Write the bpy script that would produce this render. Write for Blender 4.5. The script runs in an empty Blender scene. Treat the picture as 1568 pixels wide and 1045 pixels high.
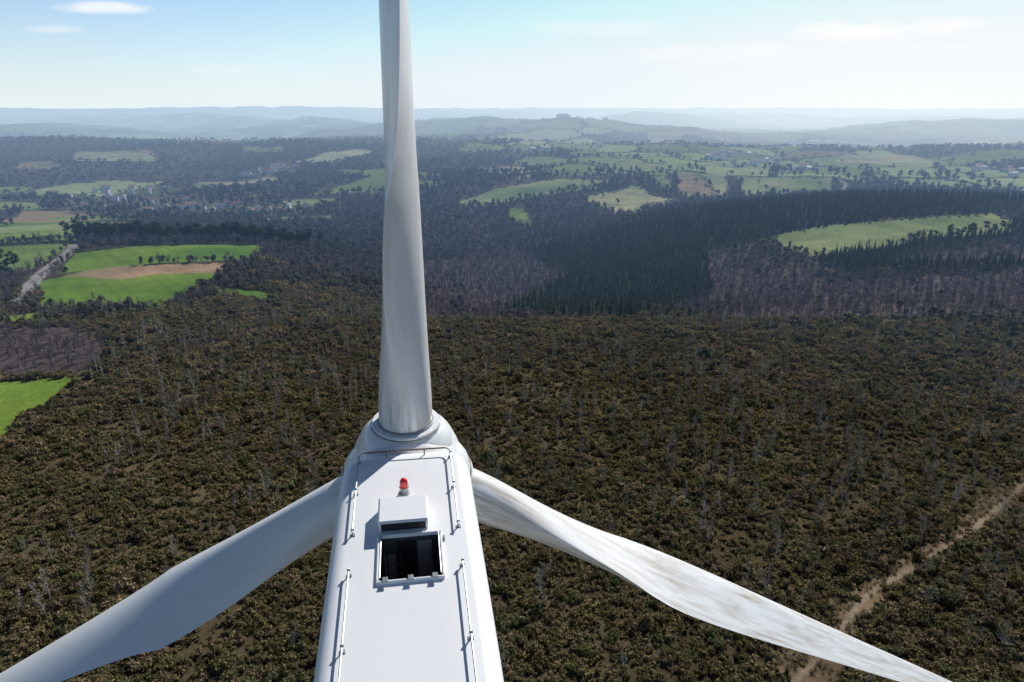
import bpy, bmesh, math, random, numpy as np
from mathutils import Vector, Matrix
random.seed(4); RNG=np.random.default_rng(7)
H=75.0
SUN_EL=math.radians(36); SUN_AZ=math.radians(30)
SUNV=Vector((math.cos(SUN_EL)*math.sin(SUN_AZ),math.cos(SUN_EL)*math.cos(SUN_AZ),math.sin(SUN_EL)))
scene=bpy.context.scene
LINK=bpy.context.collection.objects.link

# ---------------------------------------------------------------- noise
def hsh(a,b,seed):
    n=(a*374761393+b*668265263+seed*144269504)&0xffffffff
    n=((n^(n>>13))*1274126177)&0xffffffff
    n=n^(n>>16)
    return n/4294967295.0
def vn(x,y,seed=0):
    ix=np.floor(x).astype(np.int64); iy=np.floor(y).astype(np.int64)
    fx=x-ix; fy=y-iy
    fx=fx*fx*fx*(fx*(fx*6-15)+10); fy=fy*fy*fy*(fy*(fy*6-15)+10)
    h=lambda a,b:hsh(a,b,seed)
    return (h(ix,iy)*(1-fx)+h(ix+1,iy)*fx)*(1-fy)+(h(ix,iy+1)*(1-fx)+h(ix+1,iy+1)*fx)*fy
def fbm(x,y,o=4,seed=0):
    s=0;a=1;t=0
    for i in range(o):
        s=s+a*(vn(x,y,seed+i*17)*2-1);t+=a;a*=.5;x=x*2.03+11.3;y=y*2.03+5.7
    return s/t
def ss(a,b,x):
    t=np.clip((x-a)/(b-a),0,1);return t*t*(3-2*t)
# ---------------------------------------------------------------- terrain height
COL=[(-.75,[(240,0),(330,-10),(450,-15),(600,-25),(800,-40),(1100,-50),(1500,-30),(1900,10),(2600,-40),(4000,-20)]),
(-.37,[(240,0),(330,-5),(450,-10),(600,-30),(800,-50),(1100,-55),(1500,-40),(2000,0),(2800,-40),(4500,-15)]),
(0,[(240,0),(350,-30),(450,-45),(560,-50),(700,-45),(900,-40),(1100,-25),(1300,-25),(1800,-10),(2300,-35),(3000,-5),(4500,-20)]),
(.30,[(240,0),(285,-8),(330,-22),(400,-20),(500,-10),(600,-5),(800,-32),(1000,-20),(1200,-15),(1800,-10),(2300,-40),(3000,0),(4500,-20)]),
(.54,[(240,0),(300,-7),(400,-5),(500,5),(600,5),(850,-30),(1100,-25),(1500,-15),(2200,-35),(3200,-5),(4500,-20)]),
(.75,[(240,0),(300,-2),(450,0),(560,5),(850,-30),(1200,-22),(1700,-5),(2300,-35),(3400,0),(4500,-20)])]
LG=np.linspace(math.log(100),math.log(9000),600)
def blur(v,s,n):
    k=np.exp(-.5*(np.arange(-n,n+1)/s)**2);k/=k.sum();return np.convolve(np.pad(v,n,'edge'),k,'valid')
TAB=np.array([blur(np.interp(LG,[math.log(p[0]) for p in c],[p[1] for p in c]),7,20) for _,c in COL])
UG=np.linspace(-.9,.9,181); US=[c[0] for c in COL]
TAB=np.array([blur(np.interp(UG,US,TAB[:,i]),6,20) for i in range(600)])
def tz(x,y):
    rho=np.sqrt(x*x+y*y)+1e-6
    az=np.arctan2(x,y)
    u=np.tan(np.clip(az,-.7,.7))
    d=np.maximum(y,rho*.72)
    ld=np.clip(np.log(np.maximum(d,101)),LG[0],LG[-1])
    fi=(ld-LG[0])/(LG[1]-LG[0]);i0=np.clip(fi.astype(int),0,598);f=fi-i0
    gi=(u+.9)/.01;j=np.clip(gi.astype(int),0,179);g=gi-j
    z=(TAB[i0,j]*(1-f)+TAB[i0+1,j]*f)*(1-g)+(TAB[i0,j+1]*(1-f)+TAB[i0+1,j+1]*f)*g
    back=ss(1.0,2.4,np.abs(az)); z=z*(1-back)
    z=z+.5*fbm(x/45,y/45,3,3)*ss(30,80,rho)+7*fbm(x/330,y/330,4,5)*ss(280,900,rho)+13*fbm(x/190,y/320,3,15)*ss(620,1500,rho)
    z=z+(95*fbm(x/1150,y/1150,4,9)-10)*ss(1500,3800,rho)+70*fbm(x/5200,y/5200,4,21)*ss(5000,14000,rho)+90*ss(.0,.9,fbm(x/11000,y/11000,4,31))*ss(14000,30000,rho)
    return z
VILL=[(-470,1367,14,45,1.0,1.6),(-398,867,14,55,.8,1.),(-310,877,12,50,.8,1.),(-640,1108,16,80,.9,1.),(-121,1904,14,90,1.2,1.4),(455,1393,20,70,1.1,1.6),(470,1110,6,40,1.,1.2),(735,1040,14,60,.9,1.2),(1029,2458,9,60,2.0,2.),(40,1500,7,45,.9,1.),(-520,960,10,70,.8,1.),(-30,2700,14,150,1.5,1.5),(860,1900,12,120,1.2,1.3),(-900,2300,14,150,1.4,1.3),(300,3300,14,160,1.8,1.4)]
# ---------------------------------------------------------------- land cover (world metres)
# classes: 0 heath 1 field 3 conifer 4 bare wood 5 track 6 woodland 7 road 8 village gardens
G1=(.120,.200,.036);G2=(.155,.215,.065);G3=(.205,.25,.11);TAN=(.24,.19,.115);PALE=(.30,.30,.165)
POLY=[
(3,(0,0,0),[(-5,347),(39,466),(82,479),(129,451),(108,357),(85,334),(46,260),(19,282)]),
(3,(0,0,0),[(9,584),(100,628),(188,669),(281,620),(691,856),(600,640),(335,493),(181,465),(129,451),(82,479),(39,466)]),
(3,(0,0,0),[(181,400),(235,405),(282,424),(340,450),(520,560),(480,420),(330,350),(240,330),(175,345)]),
(4,(0,0,0),[(-68,523),(9,584),(39,466),(-5,347),(19,282),(-34,257),(-50,300)]),
(4,(0,0,0),[(160,405),(164,343),(232,322),(272,344),(330,330),(250,250),(80,252),(85,334),(108,357),(129,451)]),
(4,(0,0,0),[(200,372),(250,385),(300,400),(330,395),(300,360),(240,345)]),
(4,(0,0,0),[(-197,232),(-162,237),(-133,213),(-126,190),(-162,186),(-230,200)]),
(6,(0,0,0),[(-228,674),(-129,692),(-68,523),(-66,342),(-107,317),(-137,367)]),
(1,G1,[(-230,180),(-158,180),(-148,183),(-127,187),(-124,170),(-127,162),(-122,147),(-126,138),(-200,120)]),
(1,G1,[(-241,340),(-232,376),(-159,381),(-148,336),(-143,269),(-198,275)]),
(1,TAN,[(-232,376),(-159,381),(-153,349),(-183,350),(-197,338),(-236,352)]),
(1,G1,[(-277,427),(-241,459),(-170,467),(-157,415),(-161,386),(-194,389),(-245,363)]),
(1,G2,[(-371,455),(-308,480),(-279,402),(-267,362),(-308,374),(-360,390)]),
(1,G2,[(-424,522),(-373,591),(-321,500),(-386,474)]),
(1,G1,[(-260,250),(-209,247),(-183,264),(-179,247),(-194,228),(-250,225)]),
(1,G1,[(-145,303),(-132,306),(-105,298),(-102,284),(-128,292)]),
(1,G2,[(-300,320),(-250,315),(-228,300),(-228,278),(-300,280)]),
(1,G3,[(180,462),(224,473),(279,475),(341,493),(338,455),(313,429),(282,427),(250,422),(235,409),(205,403),(179,405),(175,441)]),
(1,G3,[(-73,915),(-22,996),(74,1037),(142,1001),(117,947),(14,912),(-36,863)]),
(1,G2,[(-7,844),(13,837),(26,712),(11,701)]),
(1,PALE,[(90,895),(155,937),(176,958),(181,886),(207,822),(146,767),(123,696),(107,770)]),
(1,G3,[(222,1188),(377,1284),(350,1191),(266,1115)]),
(1,TAN,[(249,1064),(284,1060),(251,849),(235,839),(212,878)]),
(1,PALE,[(288,1060),(321,1054),(267,849),(255,849)]),
(1,G3,[(331,1022),(444,975),(403,870),(337,860),(284,845)]),
(1,G3,[(210,1041),(232,1053),(215,928),(198,933)]),
(1,PALE,[(659,1407),(792,1390),(747,1224),(676,1140),(591,1282)]),
(1,PALE,[(-1028,1666),(-804,1584),(-745,1474),(-807,1462),(-906,1459)]),
(1,G3,[(-680,1785),(-568,1742),(-534,1658),(-632,1674)]),
(1,TAN,[(-998,1425),(-949,1452),(-857,1346),(-919,1299)]),
(1,G2,[(-331,1346),(-236,1307),(-115,1187),(-157,1166),(-298,1257)]),
(1,G3,[(101,1962),(212,1692),(188,1558),(99,1620)]),
(1,PALE,[(491,2602),(681,2799),(609,2543),(462,2328)]),
(1,G2,[(-766,985),(-636,942),(-588,856),(-671,859)]),
(1,G2,[(-520,800),(-430,790),(-400,740),(-500,735)]),
(1,G3,[(-330,985),(-250,1010),(-230,930),(-300,925)]),
(1,G2,[(-560,690),(-450,700),(-430,650),(-540,630)]),
(1,G3,[(-290,800),(-210,815),(-195,760),(-270,745)]),
(1,G2,[(-230,1110),(-130,1120),(-110,1060),(-220,1040)]),
(1,PALE,[(-560,1250),(-430,1270),(-400,1190),(-540,1170)]),
(1,G3,[(1,1111),(37,1109),(16,1057)]),
(1,G2,[(75,1166),(129,1147),(115,1062),(70,1060)]),
(5,(.17,.125,.08),[(150,160),(112,132),(94,120),(86,112),(71,103),(60,95),(50,90),(46,85),(32,74),(10,56),(24,56),(45,74),(51,83),(60,91),(76,102),(88,110),(105,122),(160,158)]),
]
def strip(pts,w):
    P=[Vector((p[0],p[1])) for p in pts];L=[];Rr=[]
    for i,p in enumerate(P):
        d=(P[min(i+1,len(P)-1)]-P[max(i-1,0)]).normalized();n=Vector((-d.y,d.x))*w*.5
        L.append((p+n)[:]);Rr.append((p-n)[:])
    return L+Rr[::-1]
POLY.append((7,(.27,.26,.245),strip([(-306,480),(-275,412),(-255,361),(-232,317),(-212,282),(-214,249),(-260,225)],7)))
POLY.append((7,(.25,.24,.23),strip([(444,975),(452,940),(420,885),(404,868)],7)))
POLY.append((9,(.235,.185,.13),strip([(150,159),(109,127),(84,108),(58,92),(47,81),(30,66),(16,54)],.9)))
def inpoly(x,y,pts):
    m=np.zeros(x.shape,bool);n=len(pts)
    for i in range(n):
        x1,y1=pts[i];x2,y2=pts[(i+1)%n]
        if y1==y2: continue
        c=((y1>y)!=(y2>y))&(x<(x2-x1)*(y-y1)/(y2-y1)+x1)
        m^=c
    return m
def cover(x,y):
    rho=np.sqrt(x*x+y*y)
    wob=ss(60,400,rho)
    wx=x+(6*fbm(x/28,y/28,3,51)+1.2*fbm(x/4,y/4,2,52))*wob*(.35+rho/1400); wy=y+(6*fbm(x/28,y/28,3,61)+1.2*fbm(x/4,y/4,2,62))*wob*(.35+rho/1400)
    cls=np.where(rho<300+60*fbm(x/90,y/90,3,71)+0*x,0,6)
    n1=fbm(x/14,y/14,4,81)[...,None]; n2=fbm(x/60,y/60,3,82)[...,None]; n3=fbm(x/260,y/260,3,83)[...,None]
    def C(*c): return np.array(c)
    col=np.where((cls==0)[...,None],C(.090,.071,.042)*(1+.5*n1+.5*n2),C(.080,.070,.050)*(1+.3*n1+.4*n2+.5*n3))
    # patchwork of small farms beyond the valley
    def vor(sx_,sy_,sd):
        gx=wx/sx_;gy=wy/sy_; bx=np.floor(gx).astype(np.int64);by=np.floor(gy).astype(np.int64)
        f1=np.full(x.shape,9.);f2=np.full(x.shape,9.);ca=bx.copy();cb=by.copy()
        for i in(-1,0,1):
            for j in(-1,0,1):
                a=bx+i;b=by+j
                ex=a+hsh(a,b,1+sd)-gx;ey=b+hsh(a,b,2+sd)-gy
                d=np.maximum(np.abs(ex),np.abs(ey))+.25*np.hypot(ex,ey)
                m=d<f1
                f2=np.where(m,f1,np.minimum(f2,d));f1=np.where(m,d,f1);ca=np.where(m,a,ca);cb=np.where(m,b,cb)
        return f2-f1,ca,cb
    e1,a1,b1=vor(110.,170.,0);e2,a2,b2=vor(230.,420.,40)
    fm=rho>2100
    ee=np.where(fm,e2*1.4,e1);ca=np.where(fm,a2,a1);cb=np.where(fm,b2+7777,b1)
    dens=np.where(fm,.70,.42)+.8*fbm(x/700,y/1100,3,91)+.18*ss(50,300,x)*ss(900,1100,rho)
    isf=(hsh(ca,cb,5)<dens)&(ee>.09)&((rho>1080)|((rho>660)&(x<-200)&(hsh(ca,cb,5)<.40)))
    k=hsh(ca,cb,6)[...,None]
    fc=np.where(k<.35,C(*G2),np.where(k<.6,C(*G3),np.where(k<.8,C(*PALE),C(.19,.145,.09))))*(.95+.55*hsh(ca,cb,8)[...,None])
    cls=np.where(isf,1,cls);col=np.where(isf[...,None],fc*(1+.12*n1),col)
    for c,colr,pts in POLY:
        P=np.array(pts);bb=(P[:,0].min()-25,P[:,0].max()+25,P[:,1].min()-25,P[:,1].max()+25)
        idx=np.nonzero(((x>bb[0])&(x<bb[1])&(y>bb[2])&(y<bb[3])))
        if len(idx[0])==0: continue
        if c in(5,7,9): X_,Y_=x[idx]+.25*(wx-x)[idx],y[idx]+.25*(wy-y)[idx]
        else: X_,Y_=wx[idx],wy[idx]
        m=inpoly(X_,Y_,pts)
        sub=tuple(i[m] for i in idx)
        cls[sub]=c
        nn=n1[sub];n_2=n2[sub]
        if c==1:
            stripe=fbm((x[sub]*.8+y[sub]*.6)/3.,(y[sub]*.8-x[sub]*.6)/60.,2,95)[...,None]
            col[sub]=C(*colr)*(1+.2*nn+.3*n_2+.12*stripe)*(C(1,1,1)+C(.35,.05,.1)*n_2)
        elif c==3: col[sub]=C(.028,.033,.019)*(1+.3*nn)
        elif c==4: col[sub]=C(.095,.076,.074)*(1+.4*nn)
        elif c==6: col[sub]=C(.055,.050,.033)*(1+.3*nn)
        elif c in(5,9): col[sub]=C(*colr)*(1+.5*nn+.3*n_2)
        else: col[sub]=C(*colr)*(1+.1*nn)
    for vx,vy,_,rad,s_,ell in VILL:
        idx=np.nonzero((np.hypot(x-vx,(y-vy)/ell)<rad*1.25)&(cls!=1))
        cls[idx]=8;col[idx]=C(.11,.125,.06)*(1+.4*n1[idx])
    return cls,np.clip(col,.004,1)

# ---------------------------------------------------------------- node helpers
def newmat(name):
    m=bpy.data.materials.new(name);m.use_nodes=True;m.node_tree.nodes.clear()
    m.cycles.emission_sampling='NONE'
    return m,m.node_tree
def N(nt,t,**kw):
    n=nt.nodes.new(t)
    for k,v in kw.items():
        if k.startswith('i_'): n.inputs[k[2:].replace('_',' ')].default_value=v
        else: setattr(n,k,v)
    return n
def M(nt,op,a,b=None,c=None,clamp=False):
    n=nt.nodes.new('ShaderNodeMath');n.operation=op;n.use_clamp=clamp
    for i,v in enumerate((a,b,c)):
        if v is None: continue
        if isinstance(v,(int,float)): n.inputs[i].default_value=v
        else: nt.links.new(v,n.inputs[i])
    return n.outputs[0]
def MIXC(nt,f,a,b,bt='MIX'):
    n=nt.nodes.new('ShaderNodeMix');n.data_type='RGBA';n.blend_type=bt
    for i,v in ((0,f),(6,a),(7,b)):
        if isinstance(v,(int,float)): n.inputs[i].default_value=v
        elif isinstance(v,tuple): n.inputs[i].default_value=(*v,1) if len(v)==3 else v
        else: nt.links.new(v,n.inputs[i])
    return n.outputs[2]
# painted aerial haze: emission mixed over surfaces, grows with distance, fixed in the world
hz=bpy.data.node_groups.new("painted_haze",'ShaderNodeTree')
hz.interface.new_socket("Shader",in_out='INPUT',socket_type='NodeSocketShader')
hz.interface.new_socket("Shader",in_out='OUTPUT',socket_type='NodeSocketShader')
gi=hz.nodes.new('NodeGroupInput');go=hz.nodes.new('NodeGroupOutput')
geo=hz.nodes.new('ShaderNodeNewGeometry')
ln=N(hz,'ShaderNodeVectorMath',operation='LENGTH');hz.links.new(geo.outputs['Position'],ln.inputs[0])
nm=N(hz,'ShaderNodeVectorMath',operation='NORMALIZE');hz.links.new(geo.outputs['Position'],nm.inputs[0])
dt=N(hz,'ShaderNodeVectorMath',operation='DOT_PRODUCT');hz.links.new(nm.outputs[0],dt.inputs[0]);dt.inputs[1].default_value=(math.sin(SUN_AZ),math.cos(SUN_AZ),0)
sunny=M(hz,'POWER',M(hz,'MAXIMUM',dt.outputs['Value'],0.),5.)  # haze colour painted brighter towards the sun
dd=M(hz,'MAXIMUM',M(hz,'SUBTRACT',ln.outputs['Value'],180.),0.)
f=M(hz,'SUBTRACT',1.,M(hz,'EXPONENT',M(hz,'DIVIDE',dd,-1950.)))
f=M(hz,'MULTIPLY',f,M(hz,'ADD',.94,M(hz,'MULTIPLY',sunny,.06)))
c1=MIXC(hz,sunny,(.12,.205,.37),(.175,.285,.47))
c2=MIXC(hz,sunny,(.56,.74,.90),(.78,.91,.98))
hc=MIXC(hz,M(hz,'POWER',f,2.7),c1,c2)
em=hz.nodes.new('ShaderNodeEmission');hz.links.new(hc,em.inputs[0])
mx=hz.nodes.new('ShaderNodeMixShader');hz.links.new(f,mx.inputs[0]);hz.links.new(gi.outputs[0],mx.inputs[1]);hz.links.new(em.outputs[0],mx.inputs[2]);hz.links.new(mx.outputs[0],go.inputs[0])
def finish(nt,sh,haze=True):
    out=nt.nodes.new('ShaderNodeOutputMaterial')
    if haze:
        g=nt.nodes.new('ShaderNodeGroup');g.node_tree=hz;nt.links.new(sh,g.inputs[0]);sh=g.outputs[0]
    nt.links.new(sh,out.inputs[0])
# ---------------------------------------------------------------- materials
def mat_ground():
    m,nt=newmat("ground_land")
    at=N(nt,'ShaderNodeAttribute',attribute_name='land')
    g=nt.nodes.new('ShaderNodeNewGeometry')
    n1=N(nt,'ShaderNodeTexNoise',i_Scale=.9,i_Detail=5.,i_Roughness=.7);nt.links.new(g.outputs['Position'],n1.inputs['Vector'])
    n2=N(nt,'ShaderNodeTexNoise',i_Scale=.05,i_Detail=4.,i_Roughness=.65);nt.links.new(g.outputs['Position'],n2.inputs['Vector'])
    k=M(nt,'MULTIPLY',M(nt,'ADD',.45,M(nt,'MULTIPLY',n1.outputs[0],1.1)),M(nt,'ADD',.6,M(nt,'MULTIPLY',n2.outputs[0],.8)))
    v=N(nt,'ShaderNodeVectorMath',operation='SCALE');nt.links.new(at.outputs['Color'],v.inputs[0]);nt.links.new(k,v.inputs['Scale'])
    b=nt.nodes.new('ShaderNodeBump');b.inputs['Strength'].default_value=.6;b.inputs['Distance'].default_value=.5;nt.links.new(n1.outputs[0],b.inputs['Height'])
    p=N(nt,'ShaderNodeBsdfDiffuse');nt.links.new(v.outputs[0],p.inputs[0]);nt.links.new(b.outputs[0],p.inputs['Normal'])
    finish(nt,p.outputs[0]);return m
def mat_veg(name,ca,cb,transl=.25,vary=.5,cc=None):
    m,nt=newmat(name)
    at=N(nt,'ShaderNodeAttribute',attribute_name='shade')
    oi=nt.nodes.new('ShaderNodeObjectInfo')
    g=nt.nodes.new('ShaderNodeNewGeometry')
    n2=N(nt,'ShaderNodeTexNoise',i_Scale=.035,i_Detail=2.);nt.links.new(g.outputs['Position'],n2.inputs['Vector'])
    f=M(nt,'ADD',M(nt,'MULTIPLY',oi.outputs['Random'],.5),M(nt,'MULTIPLY',M(nt,'SUBTRACT',n2.outputs[0],.32),1.3),clamp=True)
    c=MIXC(nt,f,ca,cb)
    if cc: c=MIXC(nt,M(nt,'GREATER_THAN',M(nt,'FRACT',M(nt,'MULTIPLY',oi.outputs['Random'],31.7)),.72),c,cc)
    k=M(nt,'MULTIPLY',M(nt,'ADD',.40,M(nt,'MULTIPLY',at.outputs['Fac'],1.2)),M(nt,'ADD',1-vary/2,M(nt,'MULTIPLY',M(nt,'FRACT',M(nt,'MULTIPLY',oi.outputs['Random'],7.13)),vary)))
    v=N(nt,'ShaderNodeVectorMath',operation='SCALE');nt.links.new(c,v.inputs[0]);nt.links.new(k,v.inputs['Scale'])
    p=N(nt,'ShaderNodeBsdfDiffuse');nt.links.new(v.outputs[0],p.inputs[0]);sh=p.outputs[0]
    if transl>0:
        t=nt.nodes.new('ShaderNodeBsdfTranslucent');nt.links.new(v.outputs[0],t.inputs[0])
        x=nt.nodes.new('ShaderNodeMixShader');x.inputs[0].default_value=transl;nt.links.new(sh,x.inputs[1]);nt.links.new(t.outputs[0],x.inputs[2]);sh=x.outputs[0]
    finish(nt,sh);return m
def mat_plain(name,c,rough=.5,metal=0.,noise=.15,nscale=6.,haze=False,coat=0.):
    m,nt=newmat(name)
    tc=nt.nodes.new('ShaderNodeTexCoord')
    n=N(nt,'ShaderNodeTexNoise',i_Scale=nscale,i_Detail=5.);nt.links.new(tc.outputs['Object'],n.inputs['Vector'])
    k=M(nt,'ADD',1-noise,M(nt,'MULTIPLY',n.outputs[0],2*noise))
    v=N(nt,'ShaderNodeVectorMath',operation='SCALE');v.inputs[0].default_value=c;nt.links.new(k,v.inputs['Scale'])
    p=N(nt,'ShaderNodeBsdfPrincipled',i_Roughness=rough,i_Metallic=metal);nt.links.new(v.outputs[0],p.inputs['Base Color'])
    p.inputs['Coat Weight'].default_value=coat
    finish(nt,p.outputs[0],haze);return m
def mat_gel(name,dirt,root,tint=(.82,.83,.84)):
    "white gel coat with streaky grime; uses UV = (around, metres along span)"
    m,nt=newmat(name)
    uv=nt.nodes.new('ShaderNodeTexCoord');sx=nt.nodes.new('ShaderNodeSeparateXYZ');nt.links.new(uv.outputs['UV'],sx.inputs[0])
    mp=nt.nodes.new('ShaderNodeMapping');mp.inputs['Scale'].default_value=(9,.45,1);nt.links.new(uv.outputs['UV'],mp.inputs[0])
    n=N(nt,'ShaderNodeTexNoise',i_Scale=1.1,i_Detail=8.,i_Roughness=.62);n.inputs['Distortion'].default_value=.3;nt.links.new(mp.outputs[0],n.inputs['Vector'])
    mp2=nt.nodes.new('ShaderNodeMapping');mp2.inputs['Scale'].default_value=(30,2.6,1);nt.links.new(uv.outputs['UV'],mp2.inputs[0])
    n2=N(nt,'ShaderNodeTexNoise',i_Scale=1.,i_Detail=6.,i_Roughness=.7);nt.links.new(mp2.outputs[0],n2.inputs['Vector'])
    d=M(nt,'MULTIPLY',M(nt,'SUBTRACT',n.outputs[0],.42),2.8,clamp=True)
    d=M(nt,'MULTIPLY',d,M(nt,'ADD',.35,n2.outputs[0]))
    d=M(nt,'MULTIPLY',d,dirt,clamp=True)
    rf=M(nt,'MULTIPLY',M(nt,'SUBTRACT',3.1,sx.outputs[1]),.7,clamp=True)
    rf=M(nt,'MULTIPLY',M(nt,'MULTIPLY',rf,M(nt,'MULTIPLY',M(nt,'SUBTRACT',n.outputs[0],.42),3.,clamp=True)),root,clamp=True)
    c=MIXC(nt,d,tint,(.40,.34,.27));c=MIXC(nt,rf,c,(.24,.22,.15))
    p=N(nt,'ShaderNodeBsdfPrincipled',i_Roughness=.34);nt.links.new(c,p.inputs['Base Color'])
    nt.links.new(M(nt,'ADD',.30,M(nt,'MULTIPLY',d,.4)),p.inputs['Roughness'])
    finish(nt,p.outputs[0],False);return m
def mat_nacelle():
    m,nt=newmat("nacelle_gelcoat")
    tc=nt.nodes.new('ShaderNodeTexCoord')
    mp=nt.nodes.new('ShaderNodeMapping');mp.inputs['Scale'].default_value=(2.,.5,1.2);nt.links.new(tc.outputs['Object'],mp.inputs[0])
    n=N(nt,'ShaderNodeTexNoise',i_Scale=1.6,i_Detail=8.,i_Roughness=.7);nt.links.new(mp.outputs[0],n.inputs['Vector'])
    n2=N(nt,'ShaderNodeTexNoise',i_Scale=18.,i_Detail=6.,i_Roughness=.75);nt.links.new(tc.outputs['Object'],n2.inputs['Vector'])
    d=M(nt,'MULTIPLY',M(nt,'SUBTRACT',n.outputs[0],.53),.6,clamp=True)
    d=M(nt,'ADD',d,M(nt,'MULTIPLY',M(nt,'SUBTRACT',n2.outputs[0],.64),1.2,clamp=True),clamp=True)
    c=MIXC(nt,d,(.87,.88,.89),(.58,.57,.54))
    p=N(nt,'ShaderNodeBsdfPrincipled',i_Roughness=.38);nt.links.new(c,p.inputs['Base Color'])
    finish(nt,p.outputs[0],False);return m

# ---------------------------------------------------------------- mesh helpers
def mesh_np(name,co,quads,smooth=False):
    me=bpy.data.meshes.new(name);me.vertices.add(len(co));me.vertices.foreach_set("co",np.asarray(co,np.float32).ravel())
    q=np.asarray(quads,np.int32);k=q.shape[1]
    me.loops.add(q.size);me.loops.foreach_set("vertex_index",q.ravel())
    me.polygons.add(len(q));me.polygons.foreach_set("loop_start",np.arange(0,q.size,k,dtype=np.int32));me.polygons.foreach_set("loop_total",np.full(len(q),k,np.int32))
    if smooth: me.polygons.foreach_set("use_smooth",np.ones(len(q),bool))
    me.update(calc_edges=True);return me
class MB:
    def __init__(s): s.v=[];s.f=[];s.m=[];s.sh=[]
    def add(s,vs,fs,mi=0,sh=.5):
        o=len(s.v);s.v+= [tuple(v) for v in vs]
        for f in fs: s.f.append(tuple(i+o for i in f));s.m.append(mi);s.sh.append(sh)
    def box(s,c,d,mi=0,R=None,bev=0):
        x,y,z=[a/2 for a in d];c=Vector(c)
        if bev>0:
            vs=[];idx={}
            for sx in(-1,1):
                for sy in(-1,1):
                    for sz in(-1,1):
                        for k in range(3):
                            p=[sx*(x-bev),sy*(y-bev),sz*(z-bev)];p[k]=[sx*x,sy*y,sz*z][k]
                            idx[(sx,sy,sz,k)]=len(vs);vs.append(Vector(p))
            fs=[]
            def of(f,cen):
                n=(vs[f[1]]-vs[f[0]]).cross(vs[f[2]]-vs[f[1]]);fs.append(f if n.dot(cen)>0 else f[::-1])
            for k in range(3):
                o=[i for i in range(3) if i!=k]
                for sg in(-1,1):
                    f=[]
                    for a,b in [(-1,-1),(1,-1),(1,1),(-1,1)]:
                        t=[0,0,0];t[k]=sg;t[o[0]]=a;t[o[1]]=b;f.append(idx[(*t,k)])
                    of(f,sum((vs[i] for i in f),Vector()))
                for a in(-1,1):
                    for b in(-1,1):
                        t=[0,0,0];t[o[0]]=a;t[o[1]]=b
                        t1=t[:];t1[k]=-1;t2=t[:];t2[k]=1
                        f=[idx[(*t1,o[0])],idx[(*t2,o[0])],idx[(*t2,o[1])],idx[(*t1,o[1])]]
                        of(f,sum((vs[i] for i in f),Vector()))
            for sx in(-1,1):
                for sy in(-1,1):
                    for sz in(-1,1):
                        of([idx[(sx,sy,sz,k)] for k in range(3)],Vector((sx,sy,sz)))
        else:
            vs=[Vector((a*x,b*y,e*z)) for e in(-1,1) for a,b in((-1,-1),(1,-1),(1,1),(-1,1))]
            fs=[(3,2,1,0),(4,5,6,7),(0,1,5,4),(1,2,6,5),(2,3,7,6),(3,0,4,7)]
        if R is not None: vs=[R@v for v in vs]
        s.add([v+c for v in vs],fs,mi)
    def tube(s,pts,rad,n=8,mi=0,sh=.5,caps=True):
        pts=[Vector(p) for p in pts];rads=rad if isinstance(rad,(list,tuple)) else [rad]*len(pts)
        up=Vector((0,0,1));vs=[];fs=[]
        for i,p in enumerate(pts):
            d=(pts[min(i+1,len(pts)-1)]-pts[max(i-1,0)]).normalized()
            a=d.cross(up if abs(d.z)<.9 else Vector((0,1,0))).normalized();b=d.cross(a)
            for k in range(n):
                t=2*math.pi*k/n;vs.append(p+(a*math.cos(t)+b*math.sin(t))*rads[i])
        for i in range(len(pts)-1):
            for k in range(n):
                k2=(k+1)%n;fs.append((i*n+k,i*n+k2,(i+1)*n+k2,(i+1)*n+k))
        if caps and n>3: fs.append(tuple(range(n))[::-1]);fs.append(tuple((len(pts)-1)*n+k for k in range(n)))
        s.add(vs,fs,mi,sh)
    def lathe(s,prof,origin,axis='Z',n=32,mi=0,M_=None):
        vs=[];fs=[]
        for r,h in prof:
            for k in range(n):
                t=2*math.pi*k/n
                v=Vector((r*math.cos(t),r*math.sin(t),h))
                if M_ is not None: v=M_@v
                vs.append(v+Vector(origin))
        for i in range(len(prof)-1):
            for k in range(n):
                k2=(k+1)%n;fs.append((i*n+k,i*n+k2,(i+1)*n+k2,(i+1)*n+k))
        s.add(vs,fs,mi)
    def build(s,name,mats,smooth=None,shade=False):
        me=bpy.data.meshes.new(name);me.from_pydata(s.v,[],s.f)
        for m in mats: me.materials.append(m)
        me.polygons.foreach_set("material_index",s.m)
        if shade:
            a=me.attributes.new("shade",'FLOAT','FACE');a.data.foreach_set("value",s.sh)
        if smooth is not None:
            me.polygons.foreach_set("use_smooth",[True]*len(s.f));me.set_sharp_from_angle(angle=math.radians(smooth))
        me.update();return me
def obj(name,me,link=True):
    o=bpy.data.objects.new(name,me)
    if link: LINK(o)
    return o

# ---------------------------------------------------------------- GROUND
azf=np.radians(np.arange(-50,50.01,.1)); azb=np.radians(np.arange(52,308.1,2.6)); az=np.concatenate([azf,azb])
rr=np.concatenate([np.exp(np.linspace(math.log(3),math.log(45),40))[:-1],np.exp(np.linspace(math.log(45),math.log(45000),860))])
A,R=np.meshgrid(az,rr); X=R*np.sin(A);Y=R*np.cos(A);Z=tz(X,Y)
nr,na=X.shape
cls,colr=cover(X,Y)
co=np.stack([X,Y,Z],-1).reshape(-1,3)
i=np.arange(nr-1)[:,None]*na; j=np.arange(na)[None,:]; j2=(j+1)%na
q=np.stack([i+j,i+na+j,i+na+j2,i+j2],-1).reshape(-1,4)[:,::-1]
me=mesh_np("ground",co,q,True)
at=me.color_attributes.new("land",'FLOAT_COLOR','POINT')
rgba=np.ones((len(co),4),np.float32);rgba[:,:3]=colr.reshape(-1,3);at.data.foreach_set("color",rgba.ravel())
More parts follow.
